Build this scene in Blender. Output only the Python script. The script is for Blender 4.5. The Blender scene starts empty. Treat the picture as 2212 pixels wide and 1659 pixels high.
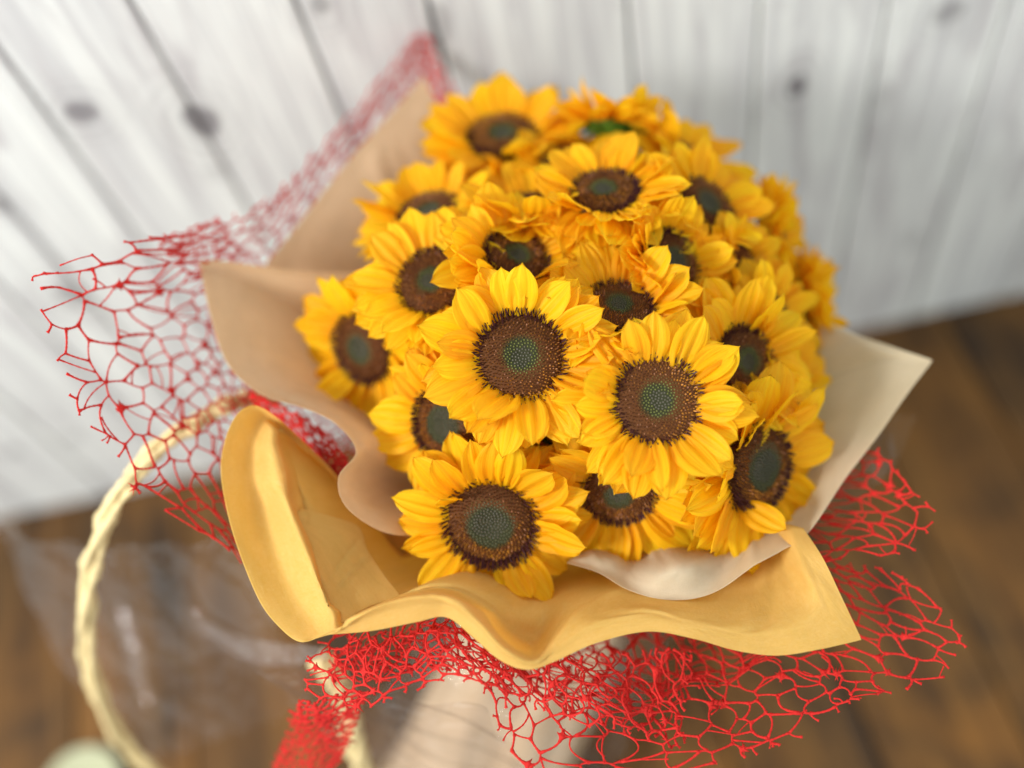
import bpy, bmesh, math, random
import numpy as np
from mathutils import Vector, Matrix
from mathutils.geometry import delaunay_2d_cdt

rnd = random.Random(7)
scn = bpy.context.scene
col = scn.collection
R = math.radians

# ------------------------------------------------------------------ camera
H = 1.15                                   # lens height above the tabletop
PITCH, ROLL, LENS = R(58), R(17), 36.0
CAM = np.array([0.0, 0.0, H])
fw = np.array([0, math.cos(PITCH), -math.sin(PITCH)])
r0 = np.array([1.0, 0, 0]); u0 = np.array([0, math.sin(PITCH), math.cos(PITCH)])
rt = r0 * math.cos(ROLL) - u0 * math.sin(ROLL)
up = r0 * math.sin(ROLL) + u0 * math.cos(ROLL)
FP = 2212 * LENS / 36.0
def ray(x, y): return fw + (x - 1106) / FP * rt - (y - 829.5) / FP * up
def at(x, y, d): return CAM + ray(x, y) * d          # a measured sight line and a distance -> a point in the place
def on_table(x, y):
    q = ray(x, y); return CAM + q * (-H / q[2])
cam = bpy.data.cameras.new('camera'); co = bpy.data.objects.new('camera', cam); col.objects.link(co)
cam.sensor_width = 36; cam.lens = LENS; cam.clip_start = 0.01; cam.clip_end = 50
m = Matrix.Identity(4)
for i in range(3):
    m[i][0] = rt[i]; m[i][1] = up[i]; m[i][2] = -fw[i]; m[i][3] = CAM[i]
co.matrix_world = m
cam.dof.use_dof = True; cam.dof.focus_distance = 0.573; cam.dof.aperture_fstop = 1.3
scn.camera = co

# ------------------------------------------------------------------ light
w = bpy.data.worlds.new('World'); scn.world = w; w.use_nodes = True
bg = w.node_tree.nodes['Background']
bg.inputs[0].default_value = (0.945, 1.0, 0.975, 1); bg.inputs[1].default_value = 1.10
L = bpy.data.lights.new('window_light', 'AREA'); L.shape = 'SQUARE'; L.size = 0.42; L.energy = 50; L.color = (1, 0.975, 0.94)
lo = bpy.data.objects.new('window_light', L); col.objects.link(lo)
LDIR = Vector((0.72, 0.30, -0.62)).normalized()          # the way the light travels
lo.location = Vector((0.05, 0.38, 0.6)) - LDIR * 2.2
lo.rotation_euler = LDIR.to_track_quat('-Z', 'Y').to_euler()
scn.view_settings.view_transform = 'Standard'; scn.view_settings.look = 'None'
scn.view_settings.exposure = 0.0; scn.view_settings.gamma = 1; scn.view_settings.use_curve_mapping = False
scn.cycles.use_denoising = True
scn.cycles.max_bounces = 9; scn.cycles.transparent_max_bounces = 16

# ------------------------------------------------------------------ helpers
def srgb(r, g, b):
    f = lambda c: (c / 255 / 12.92) if c <= 10 else ((c / 255 + 0.055) / 1.055) ** 2.4
    return (f(r), f(g), f(b), 1)
def tag(o, label=None, cat=None, group=None, kind=None):
    for k, v in (('label', label), ('category', cat), ('group', group), ('kind', kind)):
        if v: o[k] = v
    return o
def link(name, me, parent=None):
    o = bpy.data.objects.new(name, me); col.objects.link(o)
    if parent: o.parent = parent
    return o
def empty(name, mat=None):
    o = bpy.data.objects.new(name, None); o.empty_display_size = 0.02; col.objects.link(o)
    if mat is not None: o.matrix_world = mat
    return o
def mesh(name, verts, faces, mats, smooth=True, uvs=None):
    me = bpy.data.meshes.new(name); me.from_pydata([tuple(map(float, v)) for v in verts], [], faces)
    for mm in (mats if isinstance(mats, (list, tuple)) else [mats]): me.materials.append(mm)
    if smooth: me.polygons.foreach_set('use_smooth', [True] * len(me.polygons))
    if uvs is not None:
        ul = me.uv_layers.new(name='UVMap'); li = np.empty(len(me.loops), int); me.loops.foreach_get('vertex_index', li)
        ul.data.foreach_set('uv', np.asarray(uvs, dtype=float)[li].ravel())
    me.update(); return me
class NT:
    def __init__(s, name):
        s.m = bpy.data.materials.new(name); s.m.use_nodes = True; s.t = s.m.node_tree; s.n = s.t.nodes
        s.b = s.n['Principled BSDF']; s.out = s.n['Material Output']
    def new(s, typ, **kw):
        x = s.n.new(typ)
        for k, v in kw.items():
            if k.startswith('i_'):
                key = k[2:]; x.inputs[int(key) if key.isdigit() else key.replace('_', ' ')].default_value = v
            else: setattr(x, k, v)
        return x
    def l(s, a, b): s.t.links.new(a, b)
    def math(s, op, a, b=None, c=None, clamp=False):
        x = s.new('ShaderNodeMath', operation=op); x.use_clamp = clamp
        for i, v in enumerate((a, b, c)):
            if v is None: continue
            if isinstance(v, (int, float)): x.inputs[i].default_value = v
            else: s.l(v, x.inputs[i])
        return x.outputs[0]
    def mix(s, fac, a, b, blend='MIX'):
        x = s.new('ShaderNodeMix', data_type='RGBA', blend_type=blend)
        for i, v in ((0, fac), (6, a), (7, b)):
            if isinstance(v, (int, float)): x.inputs[i].default_value = v
            elif isinstance(v, tuple): x.inputs[i].default_value = v
            else: s.l(v, x.inputs[i])
        return x.outputs[2]
    def ramp(s, fac, stops):
        x = s.new('ShaderNodeValToRGB'); e = x.color_ramp.elements
        while len(e) < len(stops): e.new(0.5)
        for q, (p, c) in zip(e, stops):
            q.position = p; q.color = c if isinstance(c, tuple) else (c, c, c, 1)
        s.l(fac, x.inputs[0]); return x.outputs[0]
    def noise(s, vec, scale, detail=4, rough=0.55, dim='3D', dist=0):
        x = s.new('ShaderNodeTexNoise', noise_dimensions=dim); x.inputs['Scale'].default_value = scale
        x.inputs['Detail'].default_value = detail; x.inputs['Roughness'].default_value = rough; x.inputs['Distortion'].default_value = dist
        if vec is not None: s.l(vec, x.inputs['Vector'])
        return x.outputs['Fac']
    def mapping(s, vec, scale=(1, 1, 1), loc=(0, 0, 0), rot=(0, 0, 0)):
        x = s.new('ShaderNodeMapping'); x.inputs['Scale'].default_value = scale; x.inputs['Location'].default_value = loc; x.inputs['Rotation'].default_value = rot
        s.l(vec, x.inputs['Vector']); return x.outputs[0]
    def uv(s): return s.new('ShaderNodeTexCoord').outputs['UV']
    def bump(s, h, strength=0.3, dist=0.001):
        x = s.new('ShaderNodeBump'); x.inputs['Strength'].default_value = strength; x.inputs['Distance'].default_value = dist
        s.l(h, x.inputs['Height']); return x.outputs[0]
    def sheer(s, colr, amount, normal=None, tint=None):
        """opaque lobe + light that passes through (thin leaf / paper)"""
        t = s.new('ShaderNodeBsdfTranslucent'); mx = s.new('ShaderNodeMixShader'); mx.inputs[0].default_value = amount
        s.l(tint if tint is not None else colr, t.inputs[0]); s.l(colr, s.b.inputs['Base Color'])
        if normal: s.l(normal, s.b.inputs['Normal']); s.l(normal, t.inputs['Normal'])
        s.l(s.b.outputs[0], mx.inputs[1]); s.l(t.outputs[0], mx.inputs[2]); s.l(mx.outputs[0], s.out.inputs[0])

# ------------------------------------------------------------------ materials
def petal_mat():
    n = NT('petal'); uv = n.uv(); oi = n.new('ShaderNodeObjectInfo')
    add = n.new('ShaderNodeVectorMath', operation='ADD'); n.l(uv, add.inputs[0])
    cb = n.new('ShaderNodeCombineXYZ'); n.l(n.math('MULTIPLY', oi.outputs['Random'], 37.0), cb.inputs[0]); n.l(cb.outputs[0], add.inputs[1])
    veins = n.noise(n.mapping(add.outputs[0], (17, 1.1, 1)), 1.0, 3, 0.5)
    patch = n.noise(n.mapping(add.outputs[0], (2.0, 2.4, 1)), 1.0, 3)
    sp = n.new('ShaderNodeSeparateXYZ'); n.l(uv, sp.inputs[0])
    base = n.ramp(sp.outputs[1], [(0.0, srgb(252, 186, 12)), (0.24, srgb(254, 199, 18)), (0.62, srgb(255, 208, 26)), (1.0, srgb(255, 214, 40))])
    c = n.mix(n.ramp(veins, [(0.46, 0.0), (0.60, 0.6)]), base, srgb(250, 178, 8))
    c = n.mix(n.ramp(patch, [(0.42, 0.0), (0.72, 0.45)]), c, srgb(255, 210, 40))
    hue = n.new('ShaderNodeHueSaturation'); n.l(c, hue.inputs['Color'])
    n.l(n.math('MULTIPLY_ADD', oi.outputs['Random'], 0.022, 0.488), hue.inputs['Hue'])
    n.l(n.math('MULTIPLY_ADD', oi.outputs['Random'], 0.08, 0.95), hue.inputs['Value'])
    n.b.inputs['Roughness'].default_value = 0.5; n.b.inputs['Specular IOR Level'].default_value = 0.22
    n.sheer(hue.outputs[0], 0.5, n.bump(n.math('ADD', veins, n.math('MULTIPLY', patch, 0.5)), 0.55, 0.0011))
    return n.m
def attr_mat(name, attr, rough, spec=0.4):
    n = NT(name); a = n.new('ShaderNodeAttribute', attribute_name=attr); n.l(a.outputs['Color'], n.b.inputs['Base Color'])
    n.b.inputs['Roughness'].default_value = rough; n.b.inputs['Specular IOR Level'].default_value = spec
    return n.m
def plain(name, c, rough=0.6, spec=0.4, var=0.25, scale=60, sheer=0, bump=0.2):
    n = NT(name); tc = n.new('ShaderNodeTexCoord')
    f = n.noise(tc.outputs['Object'], scale, 5)
    cc = n.mix(n.ramp(f, [(0.3, 0.0), (0.75, 1.0)]), c, tuple(v * (1 - var) for v in c[:3]) + (1,))
    n.b.inputs['Roughness'].default_value = rough; n.b.inputs['Specular IOR Level'].default_value = spec
    nm = n.bump(f, bump, 0.001)
    if sheer: n.sheer(cc, sheer, nm)
    else: n.l(cc, n.b.inputs['Base Color']); n.l(nm, n.b.inputs['Normal'])
    return n.m
def paper_mat(name, c, c2, sheer, tint, clear=0):
    """soft non-woven wrapping paper: long pressed fibres, cloudy thickness, faint creases"""
    n = NT(name); uv = n.uv()
    fib = n.noise(n.mapping(uv, (120, 620, 1), rot=(0, 0, 0.5)), 1.0, 6, 0.65, dist=1.2)
    fib2 = n.noise(n.mapping(uv, (700, 150, 1), rot=(0, 0, -0.2)), 1.0, 4, 0.6, dist=0.8)
    cloud = n.noise(n.mapping(uv, (30, 22, 1)), 1.0, 4, 0.55)
    crease = n.noise(n.mapping(uv, (14, 5, 1), rot=(0, 0, 0.9)), 1.0, 3, 0.5, dist=2.0)
    f = n.math('ADD', n.math('MULTIPLY', fib, 0.5), n.math('MULTIPLY', fib2, 0.5))
    cc = n.mix(n.ramp(f, [(0.36, 0.0), (0.66, 1.0)]), c, c2)
    cc = n.mix(n.ramp(cloud, [(0.35, 0.0), (0.75, 0.5)]), cc, tuple(v * 0.86 for v in c[:3]) + (1,))
    h = n.math('ADD', n.math('MULTIPLY', f, 0.35), n.math('MULTIPLY', crease, 1.0))
    n.b.inputs['Roughness'].default_value = 0.85; n.b.inputs['Specular IOR Level'].default_value = 0.12
    tm = n.mix(n.ramp(cloud, [(0.3, 0.0), (0.8, 0.4)]), tint, tuple(v * 0.75 for v in tint[:3]) + (1,))
    n.sheer(cc, sheer, n.bump(h, 0.6, 0.0016), tm)
    if clear:
        sh = n.out.inputs[0].links[0].from_socket; tr = n.new('ShaderNodeBsdfTransparent'); mx = n.new('ShaderNodeMixShader'); mx.inputs[0].default_value = clear
        n.l(sh, mx.inputs[1]); n.l(tr.outputs[0], mx.inputs[2]); n.l(mx.outputs[0], n.out.inputs[0])
    return n.m
def film_mat(name, haze=0.015):
    """thin clear film: lets light straight through, glossy glints at grazing folds"""
    n = NT(name); tr = n.new('ShaderNodeBsdfTransparent'); tr.inputs[0].default_value = (0.965, 0.95, 0.95, 1)
    gl = n.new('ShaderNodeBsdfGlossy'); gl.inputs['Roughness'].default_value = 0.10
    tc = n.new('ShaderNodeTexCoord'); nm = n.bump(n.noise(tc.outputs['Object'], 30, 2, 0.45, dist=1.6), 1.0, 0.006)
    lw = n.new('ShaderNodeLayerWeight'); lw.inputs[0].default_value = 0.5
    n.l(nm, gl.inputs['Normal'])
    df = n.new('ShaderNodeBsdfDiffuse'); df.inputs[0].default_value = (0.82, 0.76, 0.76, 1)
    fac = n.math('MULTIPLY_ADD', n.math('POWER', lw.outputs['Facing'], 4.0), 0.34, 0.06, clamp=True)
    m1 = n.new('ShaderNodeMixShader'); n.l(fac, m1.inputs[0]); n.l(tr.outputs[0], m1.inputs[1]); n.l(gl.outputs[0], m1.inputs[2])
    m2 = n.new('ShaderNodeMixShader'); m2.inputs[0].default_value = haze; n.l(m1.outputs[0], m2.inputs[1]); n.l(df.outputs[0], m2.inputs[2])
    n.l(m2.outputs[0], n.out.inputs[0]); return n.m
def wall_mat(knots):
    n = NT('whitewashed_wood'); uv = n.uv(); oi = n.new('ShaderNodeObjectInfo')
    add = n.new('ShaderNodeVectorMath', operation='ADD'); n.l(uv, add.inputs[0])
    cb = n.new('ShaderNodeCombineXYZ'); n.l(n.math('MULTIPLY', oi.outputs['Random'], 9.0), cb.inputs[2]); n.l(cb.outputs[0], add.inputs[1])
    g = n.noise(n.mapping(add.outputs[0], (70, 2.6, 1)), 1.0, 5, 0.6, dist=0.5)
    g2 = n.noise(n.mapping(add.outputs[0], (20, 3.5, 1)), 1.0, 4, 0.55, dist=1.8)
    g3 = n.noise(n.mapping(add.outputs[0], (260, 5, 1)), 1.0, 3, 0.5)
    c = n.mix(n.ramp(g, [(0.42, 0.0), (0.62, 0.9)]), srgb(226, 228, 226), srgb(196, 196, 198))
    c = n.mix(n.ramp(g2, [(0.52, 0.0), (0.66, 0.75)]), c, srgb(184, 181, 184))
    c = n.mix(n.ramp(g3, [(0.56, 0.0), (0.7, 0.35)]), c, srgb(176, 174, 178))
    sp = n.new('ShaderNodeSeparateXYZ'); n.l(uv, sp.inputs[0])
    wob = n.noise(n.mapping(uv, (25, 25, 1)), 1.0, 2)
    for (kt, kz, rw, rh, dark) in knots:
        dx = n.math('MULTIPLY', n.math('SUBTRACT', sp.outputs[0], kt), 1 / rw); dz = n.math('MULTIPLY', n.math('SUBTRACT', sp.outputs[1], kz), 1 / rh)
        d = n.math('SQRT', n.math('ADD', n.math('MULTIPLY', dx, dx), n.math('MULTIPLY', dz, dz)))
        d = n.math('ADD', d, n.math('MULTIPLY', n.math('SUBTRACT', wob, 0.5), 0.9))
        rings = n.math('MULTIPLY_ADD', n.math('SINE', n.math('MULTIPLY', d, 9.0)), 0.5, 0.5)
        core = n.ramp(d, [(0.0, 1.0), (0.75, 0.85), (1.0, 0.0)])
        halo = n.math('MULTIPLY', n.ramp(n.math('MULTIPLY', d, 0.3), [(0.25, 0.42), (1.0, 0.0)]), rings)
        c = n.mix(n.math('MULTIPLY', n.math('MAXIMUM', core, halo), dark), c, srgb(96, 90, 96))
    n.l(c, n.b.inputs['Base Color']); n.b.inputs['Roughness'].default_value = 0.55; n.b.inputs['Specular IOR Level'].default_value = 0.25
    n.l(n.bump(g, 0.2, 0.001), n.b.inputs['Normal']); return n.m
def table_mat():
    n = NT('dark_wood'); uv = n.uv(); oi = n.new('ShaderNodeObjectInfo')
    add = n.new('ShaderNodeVectorMath', operation='ADD'); n.l(uv, add.inputs[0])
    cb = n.new('ShaderNodeCombineXYZ'); n.l(n.math('MULTIPLY', oi.outputs['Random'], 11.0), cb.inputs[2]); n.l(cb.outputs[0], add.inputs[1])
    g = n.noise(n.mapping(add.outputs[0], (34, 2.2, 1)), 1.0, 6, 0.62, dist=0.8)
    g2 = n.noise(n.mapping(add.outputs[0], (5, 3.2, 1)), 1.0, 4, 0.6, dist=1.0)
    g3 = n.noise(n.mapping(add.outputs[0], (150, 8, 1)), 1.0, 4, 0.6)
    c = n.ramp(g, [(0.30, srgb(38, 26, 16)), (0.48, srgb(78, 54, 28)), (0.62, srgb(108, 77, 38)), (0.75, srgb(62, 45, 27))])
    c = n.mix(n.ramp(g2, [(0.42, 0.0), (0.66, 0.75)]), c, srgb(134, 90, 38))
    c = n.mix(n.ramp(g2, [(0.28, 0.7), (0.42, 0.0)]), c, srgb(40, 33, 28))
    c = n.mix(n.ramp(g3, [(0.5, 0.0), (0.68, 0.45)]), c, srgb(52, 38, 24))
    n.l(c, n.b.inputs['Base Color']); n.b.inputs['Roughness'].default_value = 0.6; n.b.inputs['Specular IOR Level'].default_value = 0.25
    n.l(n.bump(n.math('ADD', g, g3), 0.4, 0.0012), n.b.inputs['Normal']); return n.m

M_PETAL = petal_mat()
M_DISC = attr_mat('disc_face', 'tint', 0.75, 0.2)
M_FLORET = attr_mat('florets', 'tint', 0.5, 0.3)
M_GREEN = plain('sepal_green', srgb(84, 124, 30), 0.55, 0.35, 0.4, 90, 0.2)
M_STEM = plain('stem_green', srgb(92, 122, 50), 0.6, 0.35, 0.3, 60)
M_OCHRE = paper_mat('ochre_paper', srgb(238, 204, 108), srgb(250, 225, 150), 0.52, srgb(248, 208, 104))
M_CREAM = paper_mat('cream_paper', srgb(232, 222, 196), srgb(244, 236, 216), 0.5, srgb(236, 216, 172), 0.14)
M_KRAFT = paper_mat('beige_paper', srgb(228, 202, 166), srgb(242, 222, 192), 0.46, srgb(240, 204, 158), 0.05)
M_NET = plain('red_net', srgb(238, 58, 54), 0.75, 0.12, 0.35, 700, 0.25, 0.6)
M_FILM = film_mat('clear_film')
M_CORD = plain('paper_cord', srgb(240, 218, 164), 0.8, 0.15, 0.3, 160, 0, 0.6)
M_BAG = plain('bag_paper', srgb(228, 202, 168), 0.55, 0.35, 0.22, 40, 0.2)
M_TABLE = table_mat()

# ------------------------------------------------------------------ the wall and the table
WA = on_table(0, 1125); WB = on_table(2212, 640)
WT = (WB - WA) / np.linalg.norm(WB - WA); WN = np.array([-WT[1], WT[0], 0])          # along / away from us
def wallpt(x, y):
    q = ray(x, y); P = CAM + q * (((WA - CAM) @ WN) / (q @ WN)); return float((P - WA) @ WT), float(P[2])
knots = []
for (x, y, rw, rh, dk) in ((175, 242, 0.016, 0.014, 0.75), (432, 262, 0.017, 0.020, 0.85), (152, 640, 0.016, 0.024, 0.6), (950, 62, 0.012, 0.026, 0.5),
                           (1722, 186, 0.011, 0.016, 1.0), (2052, 26, 0.016, 0.014, 0.55), (1690, 520, 0.012, 0.02, 0.25), (1975, 520, 0.013, 0.022, 0.35),
                           (690, 10, 0.01, 0.012, 0.6), (1900, 215, 0.014, 0.02, 0.3), (155, 948, 0.012, 0.010, 0.5), (30, 975, 0.010, 0.008, 0.6),
                           (5, 445, 0.010, 0.012, 0.5), (470, 375, 0.02, 0.012, 0.2)):
    t, z = wallpt(x, y); knots.append((t, z, rw, rh, dk))
M_WALL = wall_mat(knots)
wm = Matrix(((WT[0], WN[0], 0, WA[0]), (WT[1], WN[1], 0, WA[1]), (0, 0, 1, 0), (0, 0, 0, 1)))
wall = empty('plank_wall', wm); tag(wall, 'whitewashed vertical plank backdrop wall with grey knots behind the bouquet', 'wall')
edges_t = [-0.62, -0.50, -0.39, -0.28, -0.17, -0.06, 0.05, 0.16, 0.266, 0.331, 0.415, 0.525, 0.640, 0.737, 0.893, 1.003, 1.115, 1.225, 1.34, 1.45, 1.56, 1.67, 1.78, 1.9, 2.02]
def box_bevel(x0, x1, y0, y1, z0, z1, b):
    bm = bmesh.new(); bmesh.ops.create_cube(bm, size=1)
    for v in bm.verts: v.co = Vector((x0 + (v.co.x + .5) * (x1 - x0), y0 + (v.co.y + .5) * (y1 - y0), z0 + (v.co.z + .5) * (z1 - z0)))
    bmesh.ops.bevel(bm, geom=bm.edges[:], offset=b, segments=1, affect='EDGES', profile=0.5)
    return bm
def board(name, dims, b, mat, parent, uvf):
    bm = box_bevel(*dims, b); ul = bm.loops.layers.uv.new('UVMap')
    for f in bm.faces:
        for lp in f.loops: lp[ul].uv = uvf(lp.vert.co)
    me = bpy.data.meshes.new(name); bm.to_mesh(me); bm.free(); me.materials.append(mat); return link(name, me, parent)
for i, (a, b) in enumerate(zip(edges_t[:-1], edges_t[1:])):
    dy = rnd.uniform(0, 0.0012)
    board('plank', (a + .0015, b - .0015, dy, 0.016, 0.004, 1.5), 0.0016, M_WALL, wall, lambda c: (c.x, c.z))
board('backing', (edges_t[0], edges_t[-1], 0.0165, 0.022, 0.004, 1.5), 0.001, plain('backing', srgb(96, 93, 95)), wall, lambda c: (c.x, c.z))
# tabletop of dark boards running towards the wall
tab = empty('tabletop'); tag(tab, kind='structure')
g0 = on_table(1800, 1390)[:2]; g1 = on_table(1850, 1512)[:2]; dr = (g1 - g0) / np.linalg.norm(g1 - g0)
ang = math.atan2(dr[1], dr[0]) + math.pi / 2
tab.matrix_world = Matrix.Translation((g0[0], g0[1], 0)) @ Matrix.Rotation(ang, 4, 'Z')
wd = 0.145
for i in range(-9, 8):
    board('table_plank', (i * wd + .0014, (i + 1) * wd - .0014, -1.1, 1.25, -0.022 - rnd.uniform(0, .0008), 0.0 - rnd.uniform(0, .0008)), 0.0016, M_TABLE, tab, lambda c: (c.x, c.y))
board('table_base', (-9 * wd, 8 * wd, -1.1, 1.25, -0.05, -0.024), 0.002, plain('table_under', srgb(34, 24, 16)), tab, lambda c: (c.x, c.y))

# ------------------------------------------------------------------ surfaces through measured control points
def crom(P, t, corners=()):
    n = len(P); i = min(int(t), n - 2); f = t - i
    p1, p2 = P[i], P[i + 1]
    m1 = (P[i + 1] - P[i - 1]) / 2 if i > 0 and i not in corners else (p2 - p1)
    m2 = (P[i + 2] - P[i]) / 2 if i + 2 < n and (i + 1) not in corners else (p2 - p1)
    f2, f3 = f * f, f * f * f
    return (2*f3 - 3*f2 + 1) * p1 + (f3 - 2*f2 + f) * m1 + (-2*f3 + 3*f2) * p2 + (f3 - f2) * m2
DOME = at(1230, 850, 0.76); DR = 0.18
NECK = DOME + np.array([-0.005, -0.01, -0.20])
FOOT = on_table(985, 1790)                     # where the sleeve of stems stands
class Patch:
    def __init__(s, rows, corners=()):
        s.rows = [np.array([at(*p) if len(p) == 3 else p[0] for p in row]) for row in rows]; s.c = corners
        s.nu = len(s.rows[0]) - 1; s.nv = len(s.rows) - 1
    def __call__(s, u, v):
        q = [crom(r, u * s.nu, s.c if k == 0 else (s.c if k == 1 else ())) for k, r in enumerate(s.rows)]
        return crom(q, v * s.nv)
def ring(n, a0, a1, rad, dz):
    """a row low at the neck of the bouquet, sweeping world angles a0..a1"""
    return [(NECK + np.array([rad * math.cos(R(a0 + (a1 - a0) * i / (n - 1))), rad * math.sin(R(a0 + (a1 - a0) * i / (n - 1))), dz]),) for i in range(n)]
def fade(rim, k, push):
    """a row part of the way from a measured row towards the neck"""
    return [((1 - k) * at(*p) + k * (NECK + np.array([0, 0, push])),) for p in rim]
def wobble(p, amp, sc, seed):
    return amp * (math.sin(p[0]*sc*61 + seed) * math.sin(p[1]*sc*47 + 2*seed) + 0.6 * math.sin(p[2]*sc*83 + p[0]*sc*101 + seed*1.7))
def sheet(name, patch, mats, nu, nv, parent=None, amp=0.0008, thick=0.00016, seed=0, vpow=1.4, creases=0):
    P = np.zeros((nv + 1, nu + 1, 3)); uv = []
    for j in range(nv + 1):
        for i in range(nu + 1):
            v = (j / nv) ** vpow; P[j, i] = patch(i / nu, v)
    du = np.gradient(P, axis=1); dv = np.gradient(P, axis=0); N = np.cross(du, dv); N /= np.linalg.norm(N, axis=2, keepdims=True) + 1e-9
    sc = np.linalg.norm(np.diff(P[0], axis=0), axis=1).sum(); q = random.Random(900 + seed)
    folds = [(q.random(), q.uniform(-.25, .25), q.uniform(.0006, .0019) * q.choice((-1, 1)), q.uniform(.014, .05), q.uniform(0, .35), q.uniform(.35, 1)) for _ in range(creases)]
    for j in range(nv + 1):
        for i in range(nu + 1):
            fo = 0.0; v = (j / nv) ** vpow
            for (c0, sl_, am, wd_, va, vb) in folds:
                d = abs(i / nu - c0 - sl_ * v) / wd_
                if d < 1: fo += am * (1 - d) * max(0, min(1, (v - va) * 8 + .3, (vb - v) * 8))
            P[j, i] += N[j, i] * (wobble(P[j, i], amp, 1.0, seed) + fo); uv.append((i / nu * sc, (j / nv) ** vpow * 0.3))
    n1 = nu + 1
    F = [(j*n1 + i, j*n1 + i + 1, (j+1)*n1 + i + 1, (j+1)*n1 + i) for j in range(nv) for i in range(nu)]
    me = mesh(name, P.reshape(-1, 3), F, mats, True, uv); o = link(name, me, parent)
    if not thick: return o
    sm = o.modifiers.new('thickness', 'SOLIDIFY'); sm.thickness = thick; sm.offset = 0; sm.use_rim = True
    if isinstance(mats, (list, tuple)) and len(mats) > 1: sm.material_offset = 1; sm.material_offset_rim = 0
    return o

# --- kraft-beige back sheet
back_rim = [(520,640,.700),(600,540,.715),(690,425,.735),(780,315,.755),(850,238,.770),(915,165,.785),(955,250,.785),(1000,345,.785),(1060,450,.785),(1130,560,.790)]
back_r1 = [(640,700,.730),(720,620,.740),(800,520,.755),(870,440,.770),(930,390,.780),(980,360,.790),(1020,400,.795),(1060,450,.800),(1110,520,.800),(1160,600,.800)]
sb = sheet('wrapping_paper', Patch([back_rim, back_r1, fade(back_r1, .55, .02), ring(10, 150, 60, .05, -.02)], (5,)), [M_KRAFT, M_KRAFT], 120, 36, seed=1, amp=.0012, creases=12)
tag(sb, 'beige wrapping paper sheet with a pointed corner standing up behind the flowers', 'wrapping paper', 'paper sheets around the bouquet')

# --- beige left sheet with its curling lip
left_rim = [(800,590,.690),(620,582,.680),(430,560,.665),(452,680,.650),(488,785,.640),(555,845,.632),(650,880,.622),(725,920,.612),(768,975,.604),(733,1030,.598),(750,1092,.597),(826,1146,.603),(905,1160,.62)]
left_r1 = [(870,620,.715),(740,630,.710),(610,650,.700),(610,720,.692),(640,790,.684),(690,850,.672),(750,885,.660),(800,925,.650),(836,965,.640),(818,1030,.640),(840,1070,.640),(885,1098,.642),(930,1110,.65)]
sl = sheet('wrapping_paper', Patch([left_rim, left_r1, fade(left_r1, .5, .01), ring(13, 190, 235, .05, -.03)], (2,)), [M_KRAFT, M_CREAM], 130, 36, seed=2, amp=.0009, creases=14)
tag(sl, 'beige wrapping paper with a curled wavy lip beside the left sunflowers and red net', 'wrapping paper', 'paper sheets around the bouquet')

# --- ochre front sheet
fr = [(850,1190,.640),(740,1040,.630),(640,940,.622),(575,886,.615),(535,878,.612),(500,915,.612),(478,1000,.612),(488,1090,.605),(515,1190,.598),(560,1300,.588),(606,1358,.578),(650,1387,.568),
      (700,1374,.560),(800,1362,.556),(900,1345,.552),(965,1335,.550),(1022,1378,.547),(1080,1425,.545),(1140,1445,.545),(1200,1428,.548),(1290,1388,.552),(1400,1364,.556),(1500,1380,.556),(1590,1405,.556),(1680,1416,.556),
      (1770,1403,.557),(1862,1382,.560),(1812,1275,.570),(1772,1195,.580),(1735,1140,.600)]
f1 = [(870,1200,.650),(770,1085,.645),(690,1000,.637),(622,940,.625),(594,925,.610),(590,960,.600),(600,1015,.594),(620,1085,.589),(652,1165,.582),(692,1262,.574),(718,1322,.565),(735,1362,.555),
      (760,1340,.548),(835,1300,.541),(910,1284,.537),(970,1292,.535),(1035,1340,.535),(1088,1396,.539),(1146,1424,.545),(1197,1400,.552),(1275,1345,.560),(1390,1310,.565),(1490,1325,.566),(1580,1350,.566),(1660,1350,.567),
      (1720,1330,.568),(1752,1290,.572),(1732,1230,.580),(1712,1180,.592),(1690,1130,.61)]
f2 = [(890,1200,.66),(830,1120,.665),(770,1060,.665),(725,1020,.655),(705,1020,.648),(705,1050,.640),(718,1095,.634),(742,1145,.627),(772,1195,.620),(805,1245,.613),(835,1275,.607),(865,1285,.602),
      (900,1275,.598),(950,1255,.598),(1000,1245,.598),(1045,1255,.598),(1095,1275,.600),(1135,1292,.605),(1185,1292,.610),(1235,1272,.615),(1305,1252,.620),(1385,1242,.625),(1465,1242,.630),(1535,1232,.630),(1585,1212,.635),
      (1612,1190,.640),(1632,1170,.645),(1642,1150,.650),(1642,1130,.655),(1630,1100,.66)]
f15 = [(a[0]*.72 + b[0]*.28, a[1]*.72 + b[1]*.28, a[2]*.35 + b[2]*.65) for a, b in zip(f1[:19], f2[:19])] + [(a[0]*.55 + b[0]*.45, a[1]*.55 + b[1]*.45, a[2]*.6 + b[2]*.4) for a, b in zip(f1[19:], f2[19:])]
lift = [0, 0, .001, .004, .007, .009, .010, .010, .009, .007, .004, .001] + [0] * 18
fr = [(x, y, d - l) for (x, y, d), l in zip(fr, lift)]
fg = [(a[0]*.42 + b[0]*.58, a[1]*.42 + b[1]*.58, (a[2] + b[2]) / 2 + 2.1 * l - .0008) for a, b, l in zip(fr, f1, lift)]
sf = sheet('wrapping_paper', Patch([fr, fg, f1, f15, f2, fade(f2, .5, -.01), ring(30, 215, 330, .055, -.04)], (26,)), [M_OCHRE, M_OCHRE], 260, 48, seed=3, amp=.0006, creases=34)
tag(sf, 'ochre yellow wrapping paper with a rippling rolled lip in front of the flowers', 'wrapping paper', 'paper sheets around the bouquet')

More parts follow.
